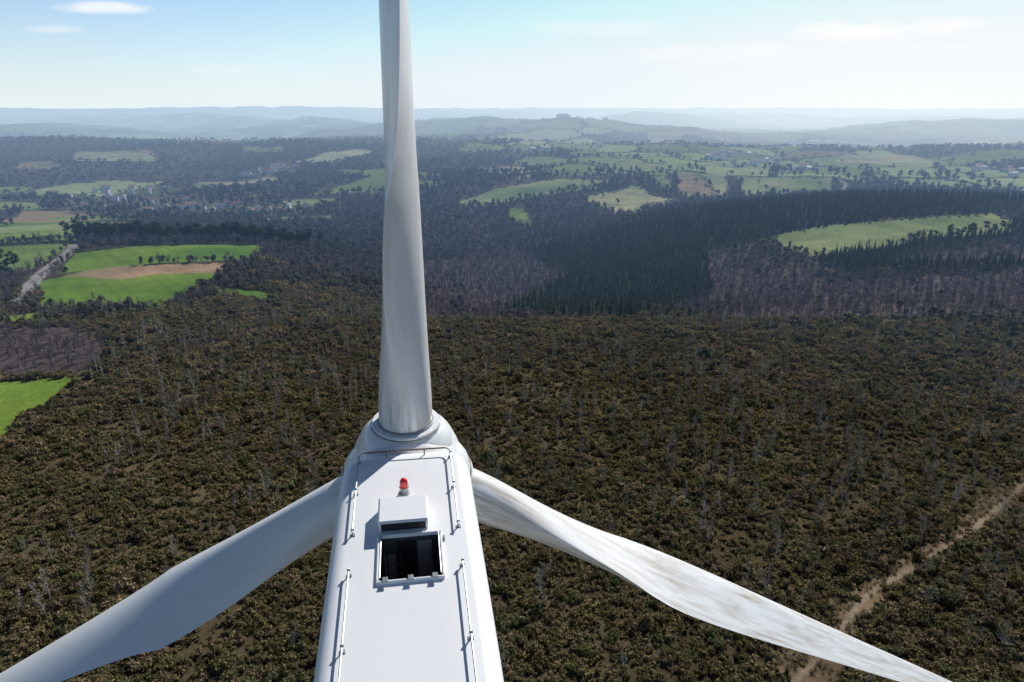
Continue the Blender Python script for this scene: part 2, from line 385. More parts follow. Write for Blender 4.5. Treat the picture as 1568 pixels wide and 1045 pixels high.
me.materials.append(mat_ground());obj("ground",me)

# ---------------------------------------------------------------- PLANT PROTOTYPES
def ico(sub=1):
    b=bmesh.new();bmesh.ops.create_icosphere(b,subdivisions=sub,radius=1);v=[x.co.copy() for x in b.verts];f=[tuple(x.index for x in p.verts) for p in b.faces];b.free();return v,f
def leafcloud(mb,lobes,n,size,mi=0,core=.72,corei=0,spike=0.):
    rs=random
    for (cx,cy,cz,rx,rz) in lobes:
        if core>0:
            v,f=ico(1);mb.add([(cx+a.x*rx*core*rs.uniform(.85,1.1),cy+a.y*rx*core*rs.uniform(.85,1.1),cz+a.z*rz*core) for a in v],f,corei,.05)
    for _ in range(n):
        cx,cy,cz,rx,rz=rs.choice(lobes)
        d=Vector((rs.gauss(0,1),rs.gauss(0,1),rs.gauss(0,1)+.45)).normalized();r=rs.uniform(.72,1.15)
        p=Vector((cx+d.x*rx*r,cy+d.y*rx*r,cz+d.z*rz*r))
        if p.z<0.02: p.z=.02
        nn=(d+Vector((rs.uniform(-.8,.8),rs.uniform(-.8,.8),rs.uniform(-.4,.9)))).normalized()
        a=nn.orthogonal().normalized();a.rotate(Matrix.Rotation(rs.uniform(0,6.28),3,nn));b=nn.cross(a);s=size*rs.uniform(.6,1.3)
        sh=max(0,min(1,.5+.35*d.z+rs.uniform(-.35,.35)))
        if rs.random()<spike:
            b=(d+Vector((rs.uniform(-.4,.4),rs.uniform(-.4,.4),.5))).normalized();a=b.orthogonal().normalized();a.rotate(Matrix.Rotation(rs.uniform(0,6.28),3,b))
            mb.add([p-a*s*.22,p+a*s*.22,p+b*s*1.5],[(0,1,2)],mi,min(1,sh+.15))
        else: mb.add([p-a*s*.5-b*s*.35,p+a*s*.5-b*s*.25,p+a*s*.15+b*s*.6],[(0,1,2)],mi,sh)
protos={}
def proto(kind,me):
    protos.setdefault(kind,[]).append(obj(kind+"_form",me,False))
m_bush=mat_veg("gorse_foliage",(.125,.100,.050),(.225,.180,.084),.22,.7,(.135,.132,.062))
m_green=mat_veg("heath_green_foliage",(.100,.104,.050),(.165,.153,.072),.22,.6)
m_heath=mat_veg("dry_heather",(.150,.110,.069),(.245,.186,.108),.1,.6)
m_bark=mat_veg("grey_bark",(.20,.188,.168),(.34,.32,.29),0,.5)
m_bare=mat_veg("bare_twigs",(.14,.118,.122),(.23,.192,.184),0,.5)
m_con=mat_veg("conifer_needles",(.036,.050,.028),(.070,.086,.040),0,.5)
m_wood=mat_veg("woodland_foliage",(.060,.066,.044),(.155,.135,.11),0,.8)
m_pine=mat_veg("pine_foliage",(.025,.042,.016),(.045,.065,.024),0,.5)
m_dry=mat_veg("dry_grass",(.22,.17,.10),(.33,.27,.18),.2,.5)
for k in range(7):
    mb=MB();L=[]
    for _ in range(random.randint(6,10)):
        a=random.uniform(0,6.28);r=random.uniform(.1,1.0);s=random.uniform(.25,.5);L.append((r*math.cos(a),r*math.sin(a),random.uniform(.1,.5),s,s*random.uniform(.7,1.2)))
    leafcloud(mb,L,200,.22,spike=.35)
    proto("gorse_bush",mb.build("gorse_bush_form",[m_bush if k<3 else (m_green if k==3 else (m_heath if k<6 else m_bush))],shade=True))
for k in range(5):
    mb=MB();h=random.uniform(3.5,6.2);bend=random.uniform(-.4,.4)
    mb.tube([(0,0,0),(bend*.3,0,h*.5),(bend,.1,h)],[.085,.06,.02],4,0,.6,False)
    for b in range(28):
        t=random.uniform(.15,.97);a=random.uniform(0,6.28);l=(1-t)*1.0+.3;p=Vector((bend*t*t,0,h*t));e=p+Vector((math.cos(a)*l,math.sin(a)*l,l*random.uniform(.3,1.2)))
        mb.tube([p,e],[.03,.012],3,0,random.uniform(.2,.9),False)
        for c in range(2):
            q_=p.lerp(e,random.uniform(.4,.9));e2=q_+Vector((random.uniform(-.3,.3),random.uniform(-.3,.3),random.uniform(.1,.5)));mb.tube([q_,e2],[.018,.009],3,0,random.uniform(.2,.9),False)
    if k>2:
        leafcloud(mb,[(bend*.6,0,h*.72,.5,1.2)],70,.24,1,0)
    proto("young_tree",mb.build("young_tree_form",[m_bark,m_green],shade=True))
for k in range(5):
    mb=MB();h=random.uniform(7,10.5);R0=random.uniform(1.6,2.3)
    mb.tube([(0,0,0),(0,0,h*.5),(0,0,h*.98)],[.16,.1,.02],5,1,.4,False)
    mb.lathe([(R0*.5,h*.14),(R0*.3,h*.5),(.02,h*.94)],(0,0,0),n=7,mi=0)
    for t in range(15):
        u=t/14;z=h*(.12+.86*u);r=R0*(1-u)**.75+.12;nb=9 if u<.7 else 6
        for b in range(nb):
            a=6.283*(b+random.uniform(-.4,.4))/nb+t;l=r*random.uniform(.6,1.25);w=l*.33+.06
            d=Vector((math.cos(a),math.sin(a),0));s=Vector((-d.y,d.x,0))
            z_=z+random.uniform(-.15,.15)
            tip=d*l+Vector((0,0,z_-l*.22+(.2 if u>.8 else 0)));mid=d*l*.5
            mb.add([Vector((0,0,z_+.18)),mid+s*w+Vector((0,0,z_-.05)),tip,mid-s*w+Vector((0,0,z_-.05))],[(0,1,2,3)],0,random.uniform(.15,.95))
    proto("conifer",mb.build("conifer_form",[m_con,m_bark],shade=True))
for k in range(4):
    mb=MB();h=random.uniform(5.5,8)
    mb.tube([(0,0,0),(.1,0,h*.35),(.2,.1,h*.6)],[.16,.12,.06],4,0,.6,False)
    for b in range(12):
        t=random.uniform(.15,.6);a=random.uniform(0,6.28);el=random.uniform(.5,1.4);l=h*random.uniform(.3,.5)
        p=Vector((.15*t,0,h*t));d=Vector((math.cos(a)*math.cos(el),math.sin(a)*math.cos(el),math.sin(el)));e=p+d*l
        mb.tube([p,p.lerp(e,.5)+Vector((0,0,.1)),e],[.07,.045,.015],3,0,random.uniform(.3,.8),False)
        for c in range(12):
            q_=p.lerp(e,random.uniform(.3,1));e2=q_+(d+Vector((random.uniform(-1,1),random.uniform(-1,1),random.uniform(-.2,.9)))).normalized()*random.uniform(.6,1.5)
            s=Vector((random.uniform(-1,1),random.uniform(-1,1),0)).normalized()*.045
            mb.add([q_-s,q_+s,e2],[(0,1,2)],0,random.uniform(.2,1))
            e3=e2+Vector((random.uniform(-.6,.6),random.uniform(-.6,.6),random.uniform(-.1,.6)));m_=q_.lerp(e2,.6);mb.add([m_-s*.7,m_+s*.7,e3],[(0,1,2)],0,random.uniform(.2,1))
    proto("bare_tree",mb.build("bare_tree_form",[m_bare],shade=True))
for k in range(4):
    mb=MB();h=random.uniform(10,14)
    mb.tube([(0,0,0),(.2,0,h*.5),(.3,.1,h*.85)],[.24,.17,.06],6,1,.3,False)
    L=[]
    for _ in range(8):
        a=random.uniform(0,6.28);r=random.uniform(.2,1.9);s=random.uniform(1.0,1.7);L.append((r*math.cos(a)+.2,r*math.sin(a),h*random.uniform(.5,.92),s,s*.75))
        mb.tube([(.15,0,L[-1][2]-1.3),L[-1][:3]],[.08,.04],3,1,.3,False)
    leafcloud(mb,L,420,.55,0,.55)
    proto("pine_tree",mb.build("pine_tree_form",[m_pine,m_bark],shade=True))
for k in range(5):
    mb=MB();h=random.uniform(5.5,7.5)
    mb.tube([(0,0,0),(0,0,h*.6)],[.2,.1],4,1,.3,False)
    L=[]
    for _ in range(5):
        a=random.uniform(0,6.28);r=random.uniform(.2,1.6);s=random.uniform(.9,1.6);L.append((r*math.cos(a),r*math.sin(a),h*random.uniform(.35,.85),s,s*random.uniform(.8,1.2)))
    leafcloud(mb,L,110,.75,0,.6)
    proto("woodland_tree",mb.build("woodland_tree_form",[m_wood,m_bark],shade=True))
for k in range(3):
    mb=MB()
    for _ in range(50):
        a=random.uniform(0,6.28);r=random.uniform(0,.35);p=Vector((r*math.cos(a),r*math.sin(a),0));e=p+Vector((math.cos(a)*random.uniform(0,.35),math.sin(a)*random.uniform(0,.35),random.uniform(.2,.55)));s=Vector((-math.sin(a),math.cos(a),0))*.03
        mb.add([p-s,p+s,e],[(0,1,2)],0,random.uniform(.2,1))
    proto("grass_tuft",mb.build("grass_tuft_form",[m_dry],shade=True))
COLS={}
for k,os_ in protos.items():
    c=bpy.data.collections.new(k+"_forms");c.use_fake_user=True
    for o in os_: c.objects.link(o)
    COLS[k]=c
TOTAL=0
def scatter(name,kind,x,y,scl,tilt=.06,zoff=0.,sz=None):
    global TOTAL
    n=len(x);z=tz(x,y)+zoff;TOTAL+=n
    me=bpy.data.meshes.new(name);me.vertices.add(n);me.vertices.foreach_set("co",np.stack([x,y,z],-1).astype(np.float32).ravel())
    rot=np.stack([RNG.normal(0,tilt,n),RNG.normal(0,tilt,n),RNG.uniform(0,6.283,n)],-1).astype(np.float32)
    a=me.attributes.new("rot",'FLOAT_VECTOR','POINT');a.data.foreach_set("vector",rot.ravel())
    s=np.stack([scl,scl,scl*(1 if sz is None else sz)],-1).astype(np.float32)
    a=me.attributes.new("scl",'FLOAT_VECTOR','POINT');a.data.foreach_set("vector",s.ravel())
    a=me.attributes.new("pick",'INT','POINT');a.data.foreach_set("value",RNG.integers(0,len(protos[kind]),n).astype(np.int32))
    o=obj(name,me)
    ng=bpy.data.node_groups.new(name+"_scatter",'GeometryNodeTree')
    ng.interface.new_socket("Geometry",in_out='INPUT',socket_type='NodeSocketGeometry');ng.interface.new_socket("Geometry",in_out='OUTPUT',socket_type='NodeSocketGeometry')
    I=ng.nodes.new('NodeGroupInput');O=ng.nodes.new('NodeGroupOutput')
    ip=ng.nodes.new('GeometryNodeInstanceOnPoints');ci=ng.nodes.new('GeometryNodeCollectionInfo')
    ci.inputs['Collection'].default_value=COLS[kind];ci.inputs['Separate Children'].default_value=True;ci.inputs['Reset Children'].default_value=True
    ip.inputs['Pick Instance'].default_value=True
    def nat(nm_,t):
        a=ng.nodes.new('GeometryNodeInputNamedAttribute');a.data_type=t;a.inputs[0].default_value=nm_;return a.outputs[0]
    e2r=ng.nodes.new('FunctionNodeEulerToRotation')
    ng.links.new(nat("rot",'FLOAT_VECTOR'),e2r.inputs[0]);ng.links.new(e2r.outputs[0],ip.inputs['Rotation'])
    ng.links.new(nat("scl",'FLOAT_VECTOR'),ip.inputs['Scale']);ng.links.new(nat("pick",'INT'),ip.inputs['Instance Index'])
    ng.links.new(I.outputs[0],ip.inputs['Points']);ng.links.new(ci.outputs[0],ip.inputs['Instance']);ng.links.new(ip.outputs[0],O.inputs[0])
    md=o.modifiers.new("scatter",'NODES');md.node_group=ng
    print(name,n);return o
def candidates(r0,r1,spf,amax,jit=.5,full_to=0):
    xs=[];ys=[];ds=[];r=r0
    while r<r1:
        s=spf(r);am=math.pi if r<full_to else amax
        n=max(1,int(2*am*r/s));a=-am+(np.arange(n)+.5+RNG.uniform(-jit,jit,n))*2*am/n
        q_=r+RNG.uniform(-jit,jit,n)*s
        xs.append(q_*np.sin(a));ys.append(q_*np.cos(a));ds.append(np.full(n,s));r+=s
    return np.concatenate(xs),np.concatenate(ys),np.concatenate(ds)
AM=math.radians(43)
# heath / gorse
x,y,d=candidates(40,470,lambda r:max(1.35,.0085*r),AM,.6,0)
c,_=cover(x,y);dn=fbm(x/11,y/11,3,101)
edge=((c==5)&(RNG.random(len(x))<.13))|((c==9)&(RNG.random(len(x))<.05))
k=((c==0)&(RNG.random(len(x))<1.0+.6*dn))|edge|((c==6)&(RNG.random(len(x))<.6)&(np.hypot(x,y)<400))
x,y,d,dn=x[k],y[k],d[k],dn[k]
scatter("gorse_heathland","gorse_bush",x,y,d/1.38*np.exp(RNG.normal(0,.26,len(x)))*(1+.3*dn),.1,-.08,RNG.uniform(.6,1.3,len(x)))
# thin grey saplings
x,y,d=candidates(45,400,lambda r:max(3.2,.013*r),AM,.6)
c,_=cover(x,y);dn=fbm(x/40,y/40,3,111);side=ss(-60,120,x);rho=np.hypot(x,y)
k=((c==0)|(c==6))&(RNG.random(len(x))<(.22+.8*dn+.32*side)*ss(60,190,rho)+.04)
scatter("young_grey_trees","young_tree",x[k],y[k],RNG.uniform(.5,1.25,k.sum()),.08)
# conifer plantations
x,y,d=candidates(240,1150,lambda r:max(3.4,.0075*r),AM,.38)
c,_=cover(x,y);k=c==3;rho=np.hypot(x[k],y[k])
scatter("conifer_plantation","conifer",x[k],y[k],np.minimum(d[k]/3.9,1.1)*np.where(rho>430,.80,1.)*RNG.uniform(.6,1.12,k.sum()),.03,-.2)
# bare deciduous woods
x,y,d=candidates(150,1000,lambda r:max(3.6,.010*r),AM,.5)
c,_=cover(x,y);dn=fbm(x/60,y/60,3,121)
k=(c==4)|((c==6)&(RNG.random(len(x))<.50+1.1*dn)&(np.hypot(x,y)>300))
scatter("bare_woodland","bare_tree",x[k],y[k],np.minimum(d[k]/4.2,1.6)*RNG.uniform(.55,1.05,k.sum()),.06,-.1)
# mixed woods and hedgerows
x,y,d=candidates(270,4200,lambda r:max(4.3,.0086*r),AM,.5)
c,_=cover(x,y);rho=np.hypot(x,y);dn=fbm(x/60,y/60,3,121)
k=((c==6)&(RNG.random(len(x))<np.where(rho<420,.6,.72-.5*dn)))|((c==4)&(RNG.random(len(x))<.10))|((c==8)&(RNG.random(len(x))<.18))|((c==1)&(rho>700)&(RNG.random(len(x))<.008))
scatter("mixed_woodland","woodland_tree",x[k],y[k],np.minimum(d[k]/5.6,2.0)*RNG.uniform(.5,1.1,k.sum()),.05,-.2,np.where(rho[k]>1200,.6,1.0))
# pine belts along field edges
px_=[];py_=[]
def belt(pts,sp,w):
    for a,b in zip(pts[:-1],pts[1:]):
        L=math.dist(a,b);n=int(L/sp)
        for i in range(n):
            t=(i+random.random())/n;px_.append(a[0]+(b[0]-a[0])*t+random.uniform(-w,w));py_.append(a[1]+(b[1]-a[1])*t+random.uniform(-w,w))
belt([(-310,486),(-241,468),(-200,472),(-150,470)],3.0,4)
belt([(-320,492),(-250,478),(-200,482),(-140,478)],3.0,5)
belt([(-325,500),(-250,488),(-200,492),(-140,488)],3.5,5)
belt([(262,410),(284,420),(313,423),(345,452)],3.6,3)
belt([(-300,375),(-268,360),(-262,345)],7,2)
px_=np.array(px_);py_=np.array(py_)
scatter("pine_belt","pine_tree",px_,py_,RNG.uniform(.8,1.3,len(px_))*np.where(px_>0,.65,1),.04,-.1)
# dry grass on the firebreak
x,y,d=candidates(45,230,lambda r:max(.75,.006*r),AM,.6)
c,_=cover(x,y);k=(c==5)&(RNG.random(len(x))<.8+fbm(x/5,y/5,2,7))
scatter("dry_grass_verge","grass_tuft",x[k],y[k],d[k]/.75*RNG.uniform(.6,1.3,k.sum()),.15)
print("TOTAL",TOTAL)
# ---------------------------------------------------------------- VILLAGES
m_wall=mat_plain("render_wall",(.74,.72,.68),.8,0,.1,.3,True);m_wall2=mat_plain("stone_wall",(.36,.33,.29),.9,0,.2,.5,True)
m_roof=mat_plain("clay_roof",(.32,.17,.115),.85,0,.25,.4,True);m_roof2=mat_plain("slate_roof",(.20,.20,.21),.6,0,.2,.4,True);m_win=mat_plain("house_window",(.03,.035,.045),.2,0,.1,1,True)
def house(mb,cx,cy,s,rot,tall=1.):
    z=float(tz(np.array([cx]),np.array([cy]))[0])-.4;w,l,h=7*s,11*s*random.uniform(.8,1.4),(3.2+2.6*(random.random()<.5))*s*tall+.4
    Rm=Matrix.Rotation(rot,3,'Z');o=Vector((cx,cy,z));T=lambda p:Rm@Vector(p)+o
    wm=random.choice([0,0,0,1]);rm=random.choice([2,2,3]);rh=w*.27
    mb.add([T(p) for p in[(-w/2,-l/2,0),(w/2,-l/2,0),(w/2,l/2,0),(-w/2,l/2,0),(-w/2,-l/2,h),(w/2,-l/2,h),(w/2,l/2,h),(-w/2,l/2,h),(0,-l/2,h+rh),(0,l/2,h+rh)]],
      [(0,1,5,8,4),(1,2,6,5),(2,3,7,9,6),(3,0,4,7)],wm)
    e=.45
    for sg in(-1,1):
        pts=[(sg*(w/2+e),-l/2-e,h-e*.54+.05),(sg*(w/2+e),l/2+e,h-e*.54+.05),(0,l/2+e,h+rh+.08),(0,-l/2-e,h+rh+.08)]
        mb.add([T(p) for p in pts]+[T((p[0],p[1],p[2]+.22)) for p in pts],[(0,1,2,3),(7,6,5,4),(0,4,5,1),(1,5,6,2),(3,2,6,7),(0,3,7,4)],rm)
    mb.box(T((w*.2,l*.2,h+rh)),(.8,.8,1.6),wm,Rm)
    for sx in(-1,1):
        n=3
        for i in range(n):
            for zz in([1.6] if h<4.6*s else [1.6,4.3]):
                mb.box(T((sx*(w/2+.01),-l/2+(i+.5)*l/n,zz*s)),(.06,1.1*s,1.2*s),4,Rm)
    for sy in(-1,1):
        mb.box(T((0,sy*(l/2+.01),1.15*s)),(1.1*s,.06,2.1*s),4,Rm)
def village(cx,cy,n,rad,s=1.,ell=1.):
    mb=MB()
    for _ in range(n):
        a=random.uniform(0,6.28);r=rad*math.sqrt(random.random())
        house(mb,cx+r*math.cos(a),cy+r*math.sin(a)*ell,s*random.uniform(.8,1.3),random.choice([0,1.57])+random.uniform(-.3,.3)+.4)
    obj("village",mb.build("village",[m_wall,m_wall2,m_roof,m_roof2,m_win]))
for a in VILL: village(*a)
# lattice pylon
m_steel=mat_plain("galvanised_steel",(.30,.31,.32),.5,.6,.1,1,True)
mb=MB();hh=26
for i in range(10):
    a=i/10;b=(i+1)/10;wa=2.2*(1-a)**1.2+.4;wb=2.2*(1-b)**1.2+.4
    for sx,sy in((-1,-1),(1,-1),(1,1),(-1,1)):
        mb.tube([(sx*wa,sy*wa,hh*a),(sx*wb,sy*wb,hh*b)],.10,4)
    for (p,q_) in(((-1,-1),(1,-1)),((1,-1),(1,1)),((1,1),(-1,1)),((-1,1),(-1,-1))):
        mb.tube([(p[0]*wa,p[1]*wa,hh*a),(q_[0]*wb,q_[1]*wb,hh*b)],.06,4);mb.tube([(q_[0]*wa,q_[1]*wa,hh*a),(p[0]*wb,p[1]*wb,hh*b)],.06,4)
for z,w in((18,4.5),(21.5,5.4),(25,3.8)):
    for s in(-1,1):
        mb.tube([(0,.4,z),(s*w,0,z+.3)],.08,4);mb.tube([(0,-.4,z),(s*w,0,z+.3)],.08,4);mb.tube([(s*w,0,z+.3),(s*w,0,z-1.2)],.08,4)
o=obj("electricity_pylon",mb.build("electricity_pylon",[m_steel]));px,py=-402,905;o.location=(px,py,float(tz(np.array([px*1.]),np.array([py*1.]))[0])-.3);o.rotation_euler=(0,0,.5)

# ---------------------------------------------------------------- WIND TURBINE
TN=Matrix.Translation((-2.53,14.43,H-7.86))@Matrix.Rotation(math.radians(8.5),4,'Z')@Matrix.Rotation(math.radians(7.2),4,'X')
tt=TN@Vector((0,-2.3,-2.95))
wt=bpy.data.objects.new("wind_turbine",None);LINK(wt);wt.location=(tt.x,tt.y,0)
def part(name,me,mat=None,recalc=True):
    if recalc:
        bm=bmesh.new();bm.from_mesh(me);bmesh.ops.recalc_face_normals(bm,faces=bm.faces);bm.to_mesh(me);bm.free()
    o=obj(name,me);o.parent=wt;o.matrix_parent_inverse=Matrix.Identity(4);o.matrix_basis=Matrix.Translation(-Vector((tt.x,tt.y,0)))@(TN if mat is None else mat);return o
m_nac=mat_nacelle();m_dark=mat_plain("nacelle_interior",(.07,.075,.08),.6,0,.2,3);m_grey=mat_plain("grey_cabinet",(.24,.255,.27),.5,0,.1,3)
m_blk=mat_plain("black_rubber",(.02,.02,.022),.6,0,.2,5);m_galv=mat_plain("rail_steel",(.36,.38,.40),.4,.6,.15,8);m_rust=mat_plain("rusty_rail",(.22,.12,.08),.6,.3,.3,9)
# nacelle shell
ZC=-1.5
HY0,HY1=-3.90,-2.72
secs=[(.48,1.12,-.36,-2.7,.30),(.42,1.22,-.22,-2.8,.38),(.28,1.33,-.10,-2.88,.36),(.08,1.42,-.03,-2.95,.34),(-.12,1.47,-.005,-3,.34),(-.4,1.5,0,-3,.34),(-1.5,1.51,0,-3,.34),(HY1,1.52,0,-3,.34),(HY0,1.53,0,-3,.34),(-5.5,1.54,0,-3,.34),(-7.5,1.54,0,-3,.34),(-9.0,1.5,0,-2.95,.34),(-9.35,1.4,-.05,-2.85,.34),(-9.55,1.2,-.2,-2.7,.34)]
hx0,hx1=-.52,.66
def ring(s_):
    y,w,zt,zb,r=s_;a=w-r;k=min(1,a/1.08)
    p=[(-a,zt),(hx0*k,zt),(hx1*k,zt),(a,zt)]
    for t in range(1,9):
        th=math.pi/2*(1-t/8);p.append((a+r*math.cos(th),zt-r+r*math.sin(th)))
    p.append((w+.02,(zt+zb)/2));
    for t in range(0,7):
        th=-math.pi/2*t/6;p.append((w-.12-.35+.35*math.cos(th),zb+.35+.35*math.sin(th)))
    half=p[4:];p+= [(-q_[0],q_[1]) for q_ in half[::-1]]
    return [Vector((q_[0],y,q_[1])) for q_ in p]
mb=MB();rings=[ring(s_) for s_ in secs];n=len(rings[0]);fs=[]
for i in range(len(rings)-1):
    for k in range(n):
        if k==1 and secs[i][0]==HY1: continue
        k2=(k+1)%n;fs.append((i*n+k,i*n+k2,(i+1)*n+k2,(i+1)*n+k)[::-1])
fs.append(tuple(range(n)));fs.append(tuple((len(rings)-1)*n+k for k in range(n))[::-1])
mb.add([v for r_ in rings for v in r_],fs,0)
part("nacelle_shell",mb.build("nacelle_shell",[m_nac],35),None,False)
# hatch well + interior
mb=MB();x0,x1,y0,y1=hx0,hx1,HY0,HY1;zb=-2.2;e=.06
mb.add([(x0-e,y0-e,-.012),(x1+e,y0-e,-.012),(x1+e,y1+e,-.012),(x0-e,y1+e,-.012),(x0-e,y0-e,zb),(x1+e,y0-e,zb),(x1+e,y1+e,zb),(x0-e,y1+e,zb)],[(4,5,6,7),(0,1,5,4),(1,2,6,5),(2,3,7,6),(3,0,4,7)],0)
mb.box((.36,HY1+.02,-1.0),(.30,.04,1.7),1,None,.01);mb.box((-.02,HY1+.02,-1.0),(.36,.04,1.7),3,None,.01);mb.box((-.37,HY1+.02,-1.15),(.24,.04,1.4),1,None,.01)
mb.box((.3,-3.3,-1.9),(.42,.5,.5),0,None,.02);mb.box((.0,-3.6,-1.75),(1.0,.4,.08),1,None,.01)
mb.tube([(-.40,-2.85,-1.9),(-.40,-2.85,-.3)],.018,8,0);mb.tube([(-.12,-2.83,-1.9),(-.12,-2.83,-.3)],.018,8,0)
for i in range(5): mb.tube([(-.40,-2.85,-1.7+i*.28),(-.12,-2.83,-1.7+i*.28)],.014,6,0)
mb.tube([(.5,-2.85,-.25),(.5,-3.75,-.35)],.03,8,3)
part("hatch_well",mb.build("hatch_well",[m_dark,m_grey,m_galv,m_blk],35),None,False)
mb=MB();t=.05
for cx,cy,dx,dy in(((x0+x1)/2,y0-t/2,x1-x0+2*t,t),((x0+x1)/2,y1+t/2,x1-x0+2*t,t),(x0-t/2,(y0+y1)/2,t,y1-y0-.004),(x1+t/2,(y0+y1)/2,t,y1-y0-.004)):
    mb.box((cx,cy,.022),(dx,dy,.085),0,None,.012)
for cx in(-.40,.07,.52): mb.box((cx,y0-.02,.085),(.10,.12,.035),1,None,.008);mb.tube([(cx-.06,y0-.075,.09),(cx+.06,y0-.075,.09)],.016,8,1)
mb.tube([(x0+.02,y1,.07),(x0+.02,y0+.05,.07)],.012,8,1);mb.tube([(x1-.02,y1,.07),(x1-.02,y0+.05,.07)],.012,8,1)
mb.box((x1+.085,y1-.15,.02),(.05,.12,.06),1,None,.008)
part("hatch_frame",mb.build("hatch_frame",[m_nac,m_galv],35))
# raised hatch cover: hollow shell, rear opening filled by a recessed black sheet
mb=MB();cx0,cx1,cy0,cy1=-.56,.46,-2.60,-1.80;hz1=.31
mb.box(((cx0+cx1)/2,(cy0+cy1)/2,hz1-.04),(cx1-cx0,cy1-cy0,.08),0,None,.035)
mb.box((cx0+.035,(cy0+cy1)/2+.03,.125),(.05,cy1-cy0-.10,.23),0,None,.012);mb.box((cx1-.035,(cy0+cy1)/2+.03,.125),(.05,cy1-cy0-.10,.23),0,None,.012);mb.box(((cx0+cx1)/2,cy1-.045,.125),(cx1-cx0-.126,.05,.23),0,None,.012)
mb.box(((cx0+cx1)/2,cy0+.10,.118),(cx1-cx0-.13,.03,.21),1)
part("hatch_cover",mb.build("hatch_cover",[m_nac,m_blk],35))
# beacon
m_red,nt=newmat("red_lens");p=N(nt,'ShaderNodeBsdfPrincipled',i_Roughness=.15);p.inputs['Base Color'].default_value=(.75,.012,.02,1);p.inputs['Coat Weight'].default_value=.6
tcn=nt.nodes.new('ShaderNodeTexCoord');wv=N(nt,'ShaderNodeTexWave',bands_direction='Z',i_Scale=14.);nt.links.new(tcn.outputs['Object'],wv.inputs[0]);bb=nt.nodes.new('ShaderNodeBump');bb.inputs['Strength'].default_value=.3;bb.inputs['Distance'].default_value=.01;nt.links.new(wv.outputs[1],bb.inputs['Height']);nt.links.new(bb.outputs[0],p.inputs['Normal']);finish(nt,p.outputs[0],False)
mb=MB();o0=(-.03,-1.32,0)
mb.lathe([(0,.0),(.12,0),(.12,.03),(.085,.035),(.08,.15),(.105,.155),(.105,.18),(.0,.181)],o0,n=24,mi=0)
mb.lathe([(.088,.181),(.094,.27),(.088,.33),(.06,.37),(.03,.385),(0,.387)],o0,n=24,mi=1)
part("aviation_beacon",mb.build("aviation_beacon",[m_galv,m_red],40))
# rails
mb=MB();rz=.13
def rail(x_,ya,yb,posts,curl=False):
    pts=[(x_,ya,rz),(x_,yb,rz)]
    mb.tube(pts,.018,8,0)
    for p_ in posts:
        mb.tube([(x_,p_,0),(x_,p_,rz)],.016,8,0);mb.box((x_,p_,.008),(.10,.08,.02),0,None,.004);mb.tube([(x_-.03,p_,rz+.012),(x_+.03,p_,rz+.012)],.024,8,0)
for s,xo in((-1,-1.07),(1,1.06)):
    rail(xo,-.05,-2.6,[-.1,-1.25,-2.55]);rail(xo,-3.6,-9.0,[-3.65,-5.35,-7.2,-8.9])
mb.tube([(-1.07,-.05,rz),(-1.02,.06,rz),(-.95,.10,rz)],.018,8,0);mb.tube([(1.06,-.05,rz),(1.01,.06,rz),(.94,.10,rz)],.018,8,0)
mb.tube([(-.95,.10,rz),(0,.11,rz),(.94,.10,rz)],.02,8,1)
for x_ in(-.45,.45): mb.tube([(x_,.10,-.03),(x_,.10,rz)],.016,8,1)
part("safety_rails",mb.build("safety_rails",[m_galv,m_rust],40))
# hub / spinner
YR=1.6;ROT=1.0
My=Matrix(((1,0,0),(0,0,1),(0,-1,0)))
m_hub=mat_gel("hub_gelcoat",.12,.0);mb=MB()
mb.lathe([(0,.50),(1.20,.50),(1.34,.56),(1.42,.7),(1.45,1.0),(1.45,2.2),(1.36,2.6),(1.14,3.0),(.8,3.3),(.4,3.5),(0,3.56)],(0,0,ZC),n=64,mi=0,M_=My)
for a in(0,120,240):
    Rb=Matrix.Rotation(math.radians(a+ROT),3,'Y')
    mb.lathe([(1.22,.70),(1.18,1.0),(1.08,1.22),(.98,1.34),(.90,1.39),(.87,1.41),(.87,1.50),(.85,1.52),(.60,1.52)],(0,YR,ZC),n=48,mi=0,M_=Rb)
    mb.lathe([(.885,1.43),(.90,1.435),(.90,1.465),(.885,1.47)],(0,YR,ZC),n=48,mi=1,M_=Rb)
    mb.lathe([(.72,1.50),(.72,1.56),(.69,1.58)],(0,YR,ZC),n=48,mi=1,M_=Rb)
part("rotor_hub",mb.build("rotor_hub",[m_hub,m_grey],35),None,False)
# blades
BR=[1.45,1.9,2.5,3.2,4.0,4.8,5.6,6.4,7.1,7.6,7.95,8.4,9.2,10.5,12,14,16.5,19,22,24.5,25.7,26]
CH=[1.36,1.36,1.38,1.45,1.60,1.80,2.03,2.26,2.46,2.60,2.50,2.44,2.36,2.20,2.02,1.78,1.50,1.24,.95,.66,.42,.10]
TH=[1.36,1.36,1.33,1.24,1.12,1.02,.93,.86,.81,.78,.76,.73,.68,.60,.51,.41,.31,.24,.15,.10,.06,.02]
WB=[0,0,.08,.3,.6,.82,.95]+[1]*15
BT=[22,22,22,21,20,18,16,13,10,7,4.5,1.5,-3,-7,-9,-10,-10.5,-11,-11,-11,-11,-11]
def refine(A,m=5):
    return np.interp(np.linspace(0,len(A)-1,(len(A)-1)*m+1),np.arange(len(A)),A)
BR_,CH_,TH_,WB_,BT_=[refine(a) for a in(BR,CH,TH,WB,BT)]
CH_=blur(CH_,1.2,4);TH_=blur(TH_,3,9);BT_=blur(BT_,4,12);WB_=blur(WB_,3,9)
